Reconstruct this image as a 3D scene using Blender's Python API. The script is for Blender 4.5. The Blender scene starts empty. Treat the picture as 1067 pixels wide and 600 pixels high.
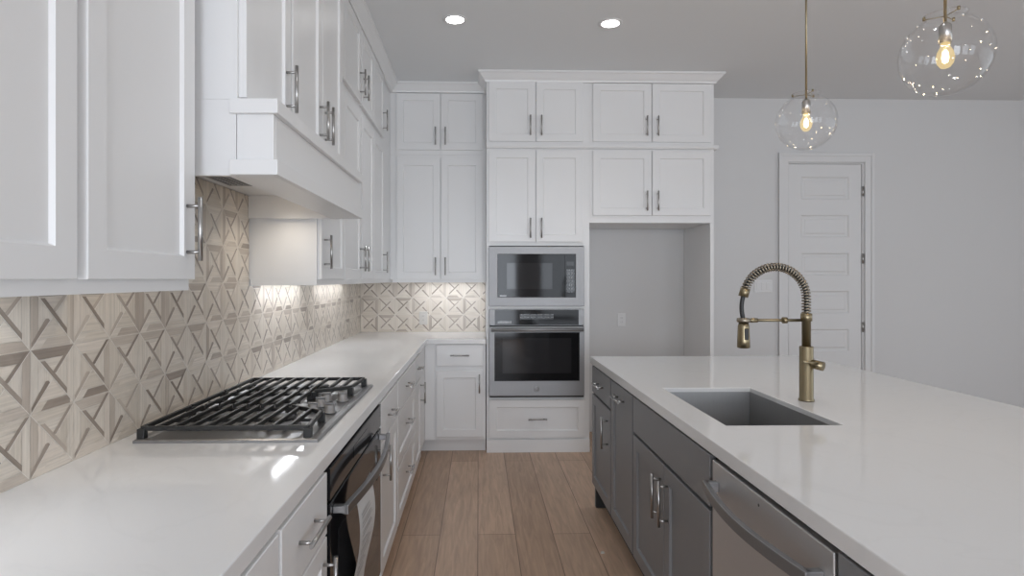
import bpy, bmesh, math, random
from mathutils import Vector
random.seed(7)
SC = bpy.context.scene
COL = SC.collection
PI = math.pi

# ------------------------------------------------------------------ camera, world, exposure
cd = bpy.data.cameras.new('camera')
cam = bpy.data.objects.new('camera', cd); COL.objects.link(cam)
cam.location = (0, 0, 1.3906)
cam.rotation_euler = (PI/2, 0, -0.0253)
cd.sensor_width = 36; cd.sensor_fit = 'HORIZONTAL'
cd.lens = 626.6/1067*36
cd.shift_x = 0.0176; cd.shift_y = -0.0086
cd.clip_start = 0.02; cd.clip_end = 60
SC.camera = cam

wd = bpy.data.worlds.new('sky'); SC.world = wd; wd.use_nodes = True
wd.node_tree.nodes['Background'].inputs[0].default_value = (0.85, 0.93, 1.0, 1)
wd.node_tree.nodes['Background'].inputs[1].default_value = 0.75
SC.view_settings.view_transform = 'Standard'
SC.view_settings.look = 'None'
SC.view_settings.gamma = 1.0
SC.view_settings.use_curve_mapping = False
SC.view_settings.exposure = 0.05
SC.cycles.max_bounces = 10
SC.cycles.diffuse_bounces = 6
SC.cycles.sample_clamp_indirect = 6.0
SC.cycles.caustics_reflective = False
SC.cycles.caustics_refractive = False

def lamp(name, kind, loc, power, color=(1, 1, 1), rot=(0, 0, 0), size=None, parent=None, spread=None):
    l = bpy.data.lights.new(name, kind); l.energy = power; l.color = color
    if kind == 'AREA':
        l.shape = 'RECTANGLE'; l.size, l.size_y = size
        if spread: l.spread = spread
    elif kind == 'POINT': l.shadow_soft_size = size
    elif kind == 'SPOT':
        l.shadow_soft_size = size; l.spot_size = spread; l.spot_blend = 1.0
    o = bpy.data.objects.new(name, l); COL.objects.link(o)
    o.rotation_euler = rot
    if parent:
        o.parent = parent; o.location = Vector(loc) - Vector(parent.location)
    else: o.location = loc
    return o

# area lamps at unseen windows behind and right, added and weighted for even light
DAY = (0.915, 0.985, 1.09)
for wx, pw in ((0.1, 104), (2.2, 46), (4.3, 36)):
    lamp('rear_window_fill', 'AREA', (wx, -4.25, 1.3), pw, DAY, (PI/2, 0, 0), (1.5, 2.4))
lamp('right_window_fill', 'AREA', (6.05, 0.6, 1.45), 29, DAY, (PI/2, 0, PI/2), (5.6, 2.1))
# unseen ceiling spots without fixtures, added out of frame for general light
for lx, ly in ((-.15, 1.6), (.85, 1.6), (3.2, 1.6), (3.2, -1.2), (.6, -1.4)):
    lamp('added_ceiling_spot', 'SPOT', (lx, ly, 3.02), 7.5, (0.95, .985, 1.03), (0, 0, 0), .06, None, 2.2)

# ------------------------------------------------------------------ materials
def lin(c):
    return tuple(((v/255)/12.92 if v/255 <= .04045 else ((v/255+.055)/1.055)**2.4) for v in c)

def newmat(name):
    m = bpy.data.materials.new(name); m.use_nodes = True
    return m, m.node_tree, m.node_tree.nodes['Principled BSDF']

def paint(name, col, rough=.4, spec=.5, metal=0.0, bump=0.0, bscale=200.0, vary=0.0):
    m, t, b = newmat(name)
    n = t.nodes.new('ShaderNodeTexNoise'); n.inputs['Scale'].default_value = bscale
    n.inputs['Detail'].default_value = 3
    tc = t.nodes.new('ShaderNodeTexCoord'); t.links.new(tc.outputs['Object'], n.inputs['Vector'])
    b.inputs['Base Color'].default_value = (*col, 1)
    b.inputs['Roughness'].default_value = rough
    b.inputs['Metallic'].default_value = metal
    b.inputs['Specular IOR Level'].default_value = spec
    if vary:
        r = t.nodes.new('ShaderNodeMix'); r.data_type = 'RGBA'
        r.inputs[6].default_value = (*[c*(1-vary) for c in col], 1)
        r.inputs[7].default_value = (*[min(1, c*(1+vary)) for c in col], 1)
        t.links.new(n.outputs['Fac'], r.inputs[0]); t.links.new(r.outputs[2], b.inputs['Base Color'])
    if bump:
        bp = t.nodes.new('ShaderNodeBump'); bp.inputs['Strength'].default_value = bump
        bp.inputs['Distance'].default_value = .001
        t.links.new(n.outputs['Fac'], bp.inputs['Height']); t.links.new(bp.outputs['Normal'], b.inputs['Normal'])
    return m

def brushed(name, col, rough=.3, stretch=(2, 2, 200)):
    m, t, b = newmat(name)
    tc = t.nodes.new('ShaderNodeTexCoord'); mp = t.nodes.new('ShaderNodeMapping')
    mp.inputs['Scale'].default_value = stretch
    n = t.nodes.new('ShaderNodeTexNoise'); n.inputs['Scale'].default_value = 4; n.inputs['Detail'].default_value = 4
    t.links.new(tc.outputs['Object'], mp.inputs[0]); t.links.new(mp.outputs[0], n.inputs['Vector'])
    mr = t.nodes.new('ShaderNodeMapRange'); mr.inputs['To Min'].default_value = rough*.8; mr.inputs['To Max'].default_value = rough*1.25
    t.links.new(n.outputs['Fac'], mr.inputs[0]); t.links.new(mr.outputs[0], b.inputs['Roughness'])
    b.inputs['Base Color'].default_value = (*col, 1); b.inputs['Metallic'].default_value = 1
    return m

def emit(name, col, s):
    m, t, b = newmat(name)
    b.inputs['Base Color'].default_value = (*col, 1)
    b.inputs['Emission Color'].default_value = (*col, 1); b.inputs['Emission Strength'].default_value = s
    return m

def quartz():
    m, t, b = newmat('white_quartz')
    tc = t.nodes.new('ShaderNodeTexCoord')
    n1 = t.nodes.new('ShaderNodeTexNoise'); n1.inputs['Scale'].default_value = 2.2; n1.inputs['Detail'].default_value = 6
    n1.inputs['Distortion'].default_value = 1.2
    t.links.new(tc.outputs['Object'], n1.inputs['Vector'])
    # thin soft veins where the noise crosses its middle
    s = t.nodes.new('ShaderNodeMath'); s.operation = 'SUBTRACT'; s.inputs[1].default_value = .5
    a = t.nodes.new('ShaderNodeMath'); a.operation = 'ABSOLUTE'
    mr = t.nodes.new('ShaderNodeMapRange'); mr.inputs['From Max'].default_value = .018
    t.links.new(n1.outputs['Fac'], s.inputs[0]); t.links.new(s.outputs[0], a.inputs[0]); t.links.new(a.outputs[0], mr.inputs[0])
    mx = t.nodes.new('ShaderNodeMix'); mx.data_type = 'RGBA'
    mx.inputs[6].default_value = (.745, .745, .745, 1); mx.inputs[7].default_value = (.76, .76, .76, 1)
    t.links.new(mr.outputs[0], mx.inputs[0]); t.links.new(mx.outputs[2], b.inputs['Base Color'])
    b.inputs['Roughness'].default_value = .07
    return m

def wood_floor():
    m, t, b = newmat('oak_planks')
    tc = t.nodes.new('ShaderNodeTexCoord'); mp = t.nodes.new('ShaderNodeMapping')
    mp.inputs['Rotation'].default_value = (0, 0, PI/2)
    mp.inputs['Location'].default_value = (.4, .005, 0)
    t.links.new(tc.outputs['Object'], mp.inputs[0])
    br = t.nodes.new('ShaderNodeTexBrick')
    br.offset = .37; br.inputs['Scale'].default_value = 1
    br.inputs['Brick Width'].default_value = 2.1; br.inputs['Row Height'].default_value = .205
    br.inputs['Mortar Size'].default_value = .0022; br.inputs['Mortar Smooth'].default_value = .3
    br.inputs['Bias'].default_value = 0
    br.inputs['Color1'].default_value = (*lin((196, 166, 142)), 1)
    br.inputs['Color2'].default_value = (*lin((178, 149, 126)), 1)
    br.inputs['Mortar'].default_value = (*lin((112, 92, 78)), 1)
    t.links.new(mp.outputs[0], br.inputs['Vector'])
    mp2 = t.nodes.new('ShaderNodeMapping'); mp2.inputs['Scale'].default_value = (14, 1.2, 1)
    t.links.new(tc.outputs['Object'], mp2.inputs[0])
    n = t.nodes.new('ShaderNodeTexNoise'); n.inputs['Scale'].default_value = 3; n.inputs['Detail'].default_value = 7
    n.inputs['Distortion'].default_value = .8
    t.links.new(mp2.outputs[0], n.inputs['Vector'])
    mr = t.nodes.new('ShaderNodeMapRange'); mr.inputs['From Min'].default_value = .25; mr.inputs['From Max'].default_value = .75; mr.inputs['To Min'].default_value = .76; mr.inputs['To Max'].default_value = 1.16
    t.links.new(n.outputs['Fac'], mr.inputs[0])
    mul = t.nodes.new('ShaderNodeMix'); mul.data_type = 'RGBA'; mul.blend_type = 'MULTIPLY'; mul.inputs[0].default_value = 1
    t.links.new(br.outputs['Color'], mul.inputs[6]); t.links.new(mr.outputs[0], mul.inputs[7])
    # sparse dark knots
    v = t.nodes.new('ShaderNodeTexVoronoi'); v.inputs['Scale'].default_value = 1.3
    t.links.new(tc.outputs['Object'], v.inputs['Vector'])
    k = t.nodes.new('ShaderNodeMapRange'); k.inputs['From Min'].default_value = .010; k.inputs['From Max'].default_value = .03
    k.inputs['To Min'].default_value = .35; k.inputs['To Max'].default_value = 1
    t.links.new(v.outputs['Distance'], k.inputs[0])
    mu2 = t.nodes.new('ShaderNodeMix'); mu2.data_type = 'RGBA'; mu2.blend_type = 'MULTIPLY'; mu2.inputs[0].default_value = 1
    t.links.new(mul.outputs[2], mu2.inputs[6]); t.links.new(k.outputs[0], mu2.inputs[7])
    t.links.new(mu2.outputs[2], b.inputs['Base Color'])
    b.inputs['Roughness'].default_value = .42
    return m

def mosaic():
    m, t, b = newmat('stone_mosaic')
    at = t.nodes.new('ShaderNodeVertexColor'); at.layer_name = 'tone'
    uv = t.nodes.new('ShaderNodeUVMap'); uv.uv_map = 'grain'
    mp = t.nodes.new('ShaderNodeMapping'); mp.inputs['Scale'].default_value = (3, 110, 1)
    t.links.new(uv.outputs[0], mp.inputs[0])
    n = t.nodes.new('ShaderNodeTexNoise'); n.inputs['Scale'].default_value = 1.6; n.inputs['Detail'].default_value = 4
    t.links.new(mp.outputs[0], n.inputs['Vector'])
    mr = t.nodes.new('ShaderNodeMapRange'); mr.inputs['From Min'].default_value = .3; mr.inputs['From Max'].default_value = .7
    mr.inputs['To Min'].default_value = .88; mr.inputs['To Max'].default_value = 1.1
    t.links.new(n.outputs['Fac'], mr.inputs[0])
    mul = t.nodes.new('ShaderNodeMix'); mul.data_type = 'RGBA'; mul.blend_type = 'MULTIPLY'; mul.inputs[0].default_value = 1
    t.links.new(at.outputs['Color'], mul.inputs[6]); t.links.new(mr.outputs[0], mul.inputs[7])
    t.links.new(mul.outputs[2], b.inputs['Base Color'])
    b.inputs['Roughness'].default_value = .3
    return m

def thin_glass(name='clear_glass', tint=(1, 1, 1), ior=1.45):
    m = bpy.data.materials.new(name); m.use_nodes = True; t = m.node_tree; t.nodes.clear()
    out = t.nodes.new('ShaderNodeOutputMaterial'); mix = t.nodes.new('ShaderNodeMixShader')
    tr = t.nodes.new('ShaderNodeBsdfTransparent'); tr.inputs[0].default_value = (*tint, 1)
    gl = t.nodes.new('ShaderNodeBsdfGlossy'); gl.inputs['Roughness'].default_value = .02
    lw = t.nodes.new('ShaderNodeLayerWeight'); pw = t.nodes.new('ShaderNodeMath'); pw.operation = 'POWER'; pw.inputs[1].default_value = 4.5
    ma = t.nodes.new('ShaderNodeMath'); ma.operation = 'MULTIPLY_ADD'; ma.inputs[1].default_value = .45; ma.inputs[2].default_value = .022
    t.links.new(lw.outputs['Facing'], pw.inputs[0]); t.links.new(pw.outputs[0], ma.inputs[0]); t.links.new(ma.outputs[0], mix.inputs[0])
    t.links.new(tr.outputs[0], mix.inputs[1]); t.links.new(gl.outputs[0], mix.inputs[2])
    t.links.new(mix.outputs[0], out.inputs[0])
    return m

def glow_glass():
    m = bpy.data.materials.new('bulb_halo_glow'); m.use_nodes = True; t = m.node_tree; t.nodes.clear()
    out = t.nodes.new('ShaderNodeOutputMaterial'); mix = t.nodes.new('ShaderNodeMixShader'); mix.inputs[0].default_value = .34
    tr = t.nodes.new('ShaderNodeBsdfTransparent'); em = t.nodes.new('ShaderNodeEmission')
    em.inputs[0].default_value = (1, .74, .32, 1); em.inputs[1].default_value = 1.1  # envelope emission imitates the warm halo around the filament
    t.links.new(tr.outputs[0], mix.inputs[1]); t.links.new(em.outputs[0], mix.inputs[2]); t.links.new(mix.outputs[0], out.inputs[0])
    return m

def printed(name, w, h, gap, ink):
    m, t, b = newmat(name)
    tc = t.nodes.new('ShaderNodeTexCoord'); mp = t.nodes.new('ShaderNodeMapping'); mp.inputs['Rotation'].default_value = (PI/2, 0, 0)
    br = t.nodes.new('ShaderNodeTexBrick'); br.offset = 0; br.inputs['Scale'].default_value = 1
    br.inputs['Brick Width'].default_value = w; br.inputs['Row Height'].default_value = h; br.inputs['Mortar Size'].default_value = gap
    br.inputs['Color1'].default_value = br.inputs['Color2'].default_value = (ink, ink, ink, 1); br.inputs['Mortar'].default_value = (.01, .01, .011, 1)
    t.links.new(tc.outputs['Object'], mp.inputs[0]); t.links.new(mp.outputs[0], br.inputs['Vector']); t.links.new(br.outputs['Color'], b.inputs['Base Color'])
    b.inputs['Roughness'].default_value = .15
    return m

M = dict(
    keys=printed('printed_keypad', .021, .031, .007, .16), keys2=printed('printed_touch_keys', .054, .021, .009, .14),
    letters=printed('printed_lettering', .0092, .05, .0016, .35),
    white=paint('white_cabinet_paint', (.78, .78, .78), .32, .5, vary=.01, bscale=3),
    trim=paint('white_trim_paint', (.70, .70, .70), .4, vary=.01, bscale=3),
    wall=paint('grey_wall_paint', (.66, .66, .66), .7, .2, bump=.15, bscale=300),
    ceil=paint('grey_ceiling_paint', (.75, .765, .775), .8, .2, bump=.2, bscale=200),
    charcoal=paint('charcoal_cabinet_paint', lin((124, 125, 127)), .42, .5, vary=.03, bscale=4),
    inner=paint('gap_shade_black', (.018, .018, .019), .6),  # near-black boxes paint the shade in gaps between island fronts
    almond=paint('almond_plastic', (.60, .575, .54), .4),
    toe=paint('black_toe_board', (.02, .02, .02), .6),
    steel=brushed('stainless_steel', (.32, .32, .325), .5, (300, 300, 4)),
    steel_y=brushed('stainless_steel_fine', (.31, .31, .315), .36, (300, 4, 300)),
    steel_lightened=brushed('stainless_steel_lightened', (.66, .66, .665), .5, (300, 4, 300)),  # same stainless, lightened to offset the dim aisle it reflects
    sink=brushed('satin_sink_steel', (.38, .38, .38), .5, (40, 40, 3)),
    nickel=brushed('brushed_nickel', (.42, .41, .40), .3, (3, 3, 60)),
    brass=brushed('champagne_bronze', (.285, .235, .15), .32, (3, 3, 60)),
    dbrass=brushed('dark_bronze_spring', (.34, .30, .24), .3, (3, 3, 60)),
    rubber=paint('black_rubber_hose', (.02, .02, .02), .5),
    iron=paint('black_cast_iron', (.018, .018, .018), .42, .5, bump=.3, bscale=400),
    bglass=paint('black_oven_glass', (.010, .010, .011), .07, .2),
    window_glass=paint('smoked_window_glass', (.022, .022, .024), .05, .3),
    plastic=paint('white_plastic', (.72, .72, .72), .35),
    slot=paint('grey_socket_slot', (.25, .25, .25), .5),
    paper=paint('white_paper', (.70, .70, .70), .7, .2),
    ink=paint('grey_ink', (.38, .38, .38), .7),
    mark=paint('pale_printed_mark', (.45, .45, .45), .5),
    vent=brushed('vent_filter_steel', (.30, .31, .33), .4, (3, 200, 3)),
    quartz=quartz(), floor=wood_floor(), mosaic=mosaic(), glass=thin_glass(),
    pane=thin_glass('window_pane', (.95, .97, .97)),
    led=emit('white_led', (.95, .98, 1), 3), led_warm=emit('warm_hood_lamp', (1, .8, .55), 6),
    can=emit('downlight_lens', (1, 1, .98), 12), filament=emit('glowing_filament', (1, .80, .45), 9), bulb=glow_glass(),
    chip=paint('pale_wood_chip', (.6, .56, .5), .7),
    bubble=paint('seed_bubble', (.85, .85, .85), .1, .8),  # white base stands in for bulb light caught by the bubbles
)

# ------------------------------------------------------------------ mesh helpers
class MB:
    def __init__(s): s.v = []; s.f = []; s.sm = []; s.mi = []
    def add(s, vs, fs, smooth=False, mi=0):
        o = len(s.v); s.v += [tuple(p) for p in vs]
        for f in fs: s.f.append([i+o for i in f]); s.sm.append(smooth); s.mi.append(mi)
        return s
    def box(s, x0, x1, y0, y1, z0, z1, mi=0):
        v = [(x, y, z) for x in (x0, x1) for y in (y0, y1) for z in (z0, z1)]
        return s.add(v, [(0, 1, 3, 2), (4, 6, 7, 5), (0, 4, 5, 1), (2, 3, 7, 6), (0, 2, 6, 4), (1, 5, 7, 3)], mi=mi)
    def loops(s, rings, closed=False, cap=True, smooth=True, mi=0):
        n = len(rings[0]); vs = [p for r in rings for p in r]; fs = []
        R = len(rings)
        for i in range(R if closed else R-1):
            a = i*n; b = ((i+1) % R)*n
            for k in range(n): fs.append((a+k, a+(k+1) % n, b+(k+1) % n, b+k))
        s.add(vs, fs, smooth, mi)
        if cap and not closed:
            s.add(rings[0], [tuple(range(n))][::1], False, mi); s.add(rings[-1], [tuple(range(n))], False, mi)
        return s
    def tube(s, pts, r, seg=10, closed=False, mi=0):
        pts = [Vector(p) for p in pts]; rings = []; N = len(pts)
        up = None
        for i, p in enumerate(pts):
            a = pts[(i-1) % N] if (closed or i > 0) else p
            b = pts[(i+1) % N] if (closed or i < N-1) else p
            t = (b-a).normalized()
            if up is None:
                up = Vector((0, 0, 1)) if abs(t.z) < .9 else Vector((1, 0, 0))
            u = (up - t*up.dot(t)).normalized(); w = t.cross(u); up = u
            rr = r[i] if isinstance(r, (list, tuple)) else r
            rings.append([p + (u*math.cos(q) + w*math.sin(q))*rr for q in [2*PI*k/seg for k in range(seg)]])
        return s.loops(rings, closed, True, True, mi)
    def bar(s, pts, w, h, mi=0):      # rectangular bar along a path, w horizontal, h vertical
        pts = [Vector(p) for p in pts]; rings = []
        for i, p in enumerate(pts):
            t = (pts[min(i+1, len(pts)-1)] - pts[max(i-1, 0)]); t.z = 0; t.normalize()
            sd = Vector((-t.y, t.x, 0))
            rings.append([p+sd*w/2+Vector((0, 0, h/2)), p-sd*w/2+Vector((0, 0, h/2)), p-sd*w/2-Vector((0, 0, h/2)), p+sd*w/2-Vector((0, 0, h/2))])
        return s.loops(rings, False, True, False, mi)
    def lathe(s, c, prof, seg=24, axis='Z', mi=0, smooth=True):
        rings = []
        for r, h in prof:
            ring = []
            for k in range(seg):
                q = 2*PI*k/seg; a, b = max(r, 1e-5)*math.cos(q), max(r, 1e-5)*math.sin(q)
                ring.append(Vector(c) + (Vector((a, b, h)) if axis == 'Z' else Vector((h, a, b)) if axis == 'X' else Vector((a, h, b))))
            rings.append(ring)
        return s.loops(rings, False, True, smooth, mi)
    def prism(s, poly, z0, z1, mi=0):
        n = len(poly)
        v = [(x, y, z0) for x, y in poly] + [(x, y, z1) for x, y in poly]
        return s.add(v, [tuple(range(n)), tuple(range(n, 2*n))] + [(i, (i+1) % n, n+(i+1) % n, n+i) for i in range(n)], mi=mi)
    def sweep(s, path, prof):         # mitred moulding: prof = (outward, z) closed loop; outward = right of travel
        P = [Vector((x, y, 0)) for x, y in path]; N = len(P); rings = []
        for i in range(N):
            d1 = (P[i]-P[i-1]).normalized() if i else (P[1]-P[0]).normalized()
            d2 = (P[i+1]-P[i]).normalized() if i < N-1 else d1
            n1 = Vector((d1.y, -d1.x, 0)); n2 = Vector((d2.y, -d2.x, 0))
            m = (n1+n2); m = m/(m.dot(n1)) if m.length > 1e-6 else n1
            rings.append([P[i]+m*n+Vector((0, 0, z)) for n, z in prof])
        return s.loops(rings, False, True, False)
    def build(s, name, mat, parent=None, bevel=0, loc=None):
        root = parent
        while root is not None and root.parent is not None: root = root.parent
        off = Vector(root.location) if root is not None else Vector(loc or (0, 0, 0))
        me = bpy.data.meshes.new(name)
        me.from_pydata([Vector(p)-off for p in s.v], [], s.f)
        mats = mat if isinstance(mat, (list, tuple)) else [mat]
        for mm in mats: me.materials.append(mm)
        for p, sm, mi in zip(me.polygons, s.sm, s.mi): p.use_smooth = sm; p.material_index = mi
        bm = bmesh.new(); bm.from_mesh(me)
        bmesh.ops.remove_doubles(bm, verts=bm.verts, dist=1e-6)
        bmesh.ops.recalc_face_normals(bm, faces=bm.faces); bm.to_mesh(me); bm.free()
        o = bpy.data.objects.new(name, me); COL.objects.link(o)
        if parent is not None: o.parent = parent
        else: o.location = off
        if bevel:
            b = o.modifiers.new('edge', 'BEVEL'); b.width = bevel; b.segments = 2; b.limit_method = 'ANGLE'; b.angle_limit = 1.0
        return o

def thing(name, loc, label, cat, group=None):
    o = bpy.data.objects.new(name, None); COL.objects.link(o); o.location = loc
    o.empty_display_size = .1
    o['label'] = label; o['category'] = cat
    if group: o['group'] = group
    return o
def tag(o, label, cat, group=None):
    o['label'] = label; o['category'] = cat
    if group: o['group'] = group
    return o
def struct(o): o['kind'] = 'structure'; return o

# a cabinet front looks one of three ways; F maps (along, z, outward) to the room
class Face:
    def __init__(s, way, plane): s.w = way; s.p = plane
    def __call__(s, a, z, n):
        if s.w == '+X': return Vector((s.p+n, a, z))
        if s.w == '-X': return Vector((s.p-n, a, z))
        if s.w == '-Y': return Vector((a, s.p-n, z))

T = .02
def shaker(F, a0, a1, z0, z1, rail=.058, t=T, rec=.009, bev=.005):
    m = MB(); n0 = .0006
    def rect(i, n): return [F(a0+i, z0+i, n), F(a1-i, z0+i, n), F(a1-i, z1-i, n), F(a0+i, z1-i, n)]
    e = .0018
    rings = [rect(0, n0), rect(0, t-e), rect(e, t), rect(rail, t), rect(rail+bev, t-rec)]
    m.loops(rings, False, True, False)
    return m
def slab_front(F, a0, a1, z0, z1, t=T):
    m = MB(); e = .0018
    def rect(i, n): return [F(a0+i, z0+i, n), F(a1-i, z0+i, n), F(a1-i, z1-i, n), F(a0+i, z1-i, n)]
    return m.loops([rect(0, .0006), rect(0, t-e), rect(e, t)], False, True, False)
def pull(F, a, z, L, vert, base=T, r=.0058, stand=.033):
    m = MB(); h = L/2; p = h-.022
    if vert:
        m.tube([F(a, z-h, base+stand), F(a, z+h, base+stand)], r, 10)
        for q in (-p, p): m.tube([F(a, z+q, base-.0005), F(a, z+q, base+stand)], r*.8, 8)
    else:
        m.tube([F(a-h, z, base+stand), F(a+h, z, base+stand)], r, 10)
        for q in (-p, p): m.tube([F(a+q, z, base-.0005), F(a+q, z, base+stand)], r*.8, 8)
    return m

def cabinet(name, label, F, a0, a1, z0, z1, depth, fronts, mat, group=None, cat='cabinet', toe=None, extra=None, hmat=None, carcass=True, box=None):
    c = F((a0+a1)/2, 0 if toe else z0, -depth/2)
    t = thing(name, c, label, cat, group)
    if carcass:
        m = MB()
        def bx(A0, A1, Z0, Z1, N0, N1):
            p, q = F(A0, Z0, N0), F(A1, Z1, N1)
            m.box(min(p.x, q.x), max(p.x, q.x), min(p.y, q.y), max(p.y, q.y), Z0, Z1)
        bx(a0, a1, z0, z1, -depth, 0)
        m.build('carcass', box or mat, t)
        if toe:
            m = MB(); bx(a0, a1, 0, z0-.0005, -depth, -.06); m.build('toe_board', toe, t)
    if extra: extra(t)
    for fr in fronts:
        kind, A0, A1, Z0, Z1 = fr[:5]; opt = fr[5] if len(fr) > 5 else {}
        flat = opt.get('flat', kind == 'drawer')
        o = (slab_front if flat else shaker)(F, A0, A1, Z0, Z1).build('door' if kind == 'door' else kind, mat, t)
        if 'h' in opt:
            ha, hz, vert = opt['h']
            pull(F, ha, hz, opt.get('L', .15), vert).build('handle', hmat or M['nickel'], o)
    return t

# ------------------------------------------------------------------ the room
XW, YB, ZC = -1.075, 5.46, 3.05
XR, YR = 6.2, -4.4
def plane_box(name, mat, *b):
    return struct(MB().box(*b).build(name, mat))
plane_box('floor', M['floor'], XW-.1, XR+.1, YR-.1, YB+.1, -.1, 0)
plane_box('ceiling', M['ceil'], XW-.1, XR+.1, YR-.1, YB+.1, ZC, ZC+.1)
plane_box('wall_left', M['wall'], XW-.1, XW, YR, YB, 0, ZC)
# back wall with the doorway
DX0, DX1, DZ = 2.851-.02, 3.533+.02, 2.465
m = MB(); m.box(XW-.1, DX0, YB, YB+.1, 0, ZC); m.box(DX1, XR+.1, YB, YB+.1, 0, ZC); m.box(DX0, DX1, YB, YB+.1, DZ, ZC)
struct(m.build('wall_back', M['wall']))
# right and rear walls carry the windows of the living area
def walled(name, axis, pos, th, lo, hi, holes):
    m = MB(); z0 = .08; z1 = 2.55
    def bx(a0, a1, za, zb):
        if axis == 'X': m.box(min(pos, pos+th), max(pos, pos+th), a0, a1, za, zb)
        else: m.box(a0, a1, min(pos, pos+th), max(pos, pos+th), za, zb)
    bx(lo, hi, 0, z0); bx(lo, hi, z1, ZC); c = lo
    for a, b in holes: bx(c, a, z0, z1); c = b
    bx(c, hi, z0, z1)
    struct(m.build(name, M['wall']))
walled('wall_right', 'X', XR, .1, YR, YB, [(-2.3, 3.5)])
walled('wall_rear', 'Y', YR-.1, .1, XW, XR, [(-.7, .9), (1.4, 3.0), (3.5, 5.1)])
def window(name, axis, pos, a0, a1):
    m = MB(); g = MB(); z0, z1 = .08, 2.55; w = .05
    def bx(mm, p, q, za, zb, d=.03):
        if axis == 'X': mm.box(pos-d, pos+d, p, q, za, zb)
        else: mm.box(p, q, pos-d, pos+d, za, zb)
    bx(m, a0, a1, z0, z0+w); bx(m, a0, a1, z1-w, z1)
    n = 3 if a1-a0 > 3 else 1
    for k in range(n+1):
        x = a0 + (a1-a0-w)*k/n; bx(m, x, x+w, z0+w, z1-w)
    o = struct(m.build(name, M['trim']))
    bx(g, a0+.01, a1-.01, z0+.01, z1-.01, .003); g.build('window_pane', M['pane'], o)
window('window_1', 'X', XR+.05, -2.3, 3.5)
window('window_2', 'Y', YR-.05, -.7, .9)
window('window_3', 'Y', YR-.05, 1.4, 3.0)
window('window_4', 'Y', YR-.05, 3.5, 5.1)
# baseboard along the back wall either side of the door
m = MB(); m.box(1.915, 2.765, YB-.016, YB, 0, .14); m.box(3.62, XR, YB-.016, YB, 0, .14)
struct(m.build('baseboard_back', M['trim'], bevel=.004))

# pantry door: five stacked panels
def pantry():
    m = MB(); cw = .075; y0, y1 = YB-.02, YB
    prof = lambda a0, a1, z0, z1: (m.box(a0, a1, y0, y1, z0, z1))
    o = MB()
    o.box(DX0-cw, DX0, y0, y1, 0, DZ+cw); o.box(DX1, DX1+cw, y0, y1, 0, DZ+cw); o.box(DX0, DX1, y0, y1, DZ, DZ+cw)
    o.box(DX0-cw-.008, DX0-cw+.02, y0-.008, y0, 0, DZ+cw+.008); o.box(DX1+cw-.02, DX1+cw+.008, y0-.008, y0, 0, DZ+cw+.008)
    o.box(DX0-cw+.02, DX1+cw-.02, y0-.008, y0, DZ+cw-.02, DZ+cw+.008)
    o.box(DX0, DX0+.016, YB, YB+.1, 0, DZ); o.box(DX1-.016, DX1, YB, YB+.1, 0, DZ); o.box(DX0+.016, DX1-.016, YB, YB+.1, DZ-.012, DZ)
    root = struct(o.build('door_1', M['trim'], bevel=.003))
    # slab
    x0, x1, z0, z1, yf = 2.853, 3.531, .012, 2.449, YB+.006
    s = MB(); px0, px1 = x0+.115, x1-.115
    zs = []; ph = .207; pitch = .3507; top = 2.333
    for k in range(7 - 1): zs.append((top-ph-k*pitch, top-k*pitch))
    def q(xa, xb, za, zb, y): s.add([(xa, y, za), (xb, y, za), (xb, y, zb), (xa, y, zb)], [(0, 1, 2, 3)])
    q(x0, px0, z0, z1, yf); q(px1, x1, z0, z1, yf)
    c = z1
    for za, zb in zs:
        q(px0, px1, zb, c, yf); c = za
        R = []
        for i, dy in ((0, 0), (.012, .010), (.03, .010), (.042, .004)):
            R.append([(px0+i, yf+dy, za+i), (px1-i, yf+dy, za+i), (px1-i, yf+dy, zb-i), (px0+i, yf+dy, zb-i)])
        n = len(R); vs = [p for r in R for p in r]
        fs = [(a*4+k, a*4+(k+1) % 4, a*4+4+(k+1) % 4, a*4+4+k) for a in range(n-1) for k in range(4)] + [((n-1)*4, (n-1)*4+1, (n-1)*4+2, (n-1)*4+3)]
        s.add(vs, fs)
    q(px0, px1, z0, c, yf)
    # sides and back
    yb = yf+.035
    s.add([(x0, yf, z0), (x1, yf, z0), (x1, yf, z1), (x0, yf, z1), (x0, yb, z0), (x1, yb, z0), (x1, yb, z1), (x0, yb, z1)],
          [(0, 1, 5, 4), (1, 2, 6, 5), (2, 3, 7, 6), (3, 0, 4, 7), (4, 5, 6, 7)])
    s.build('door_leaf', M['trim'], root)
    for z in (2.2, 1.58, .95, .25):
        h = MB(); h.lathe((DX1-.012, YB-.002, z-.045), [(.008, 0), (.008, .09)], 10); h.box(DX1-.012, DX1+.004, YB-.003, YB, z-.045, z+.045)
        h.build('hinge', M['nickel'], root)
pantry()

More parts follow.
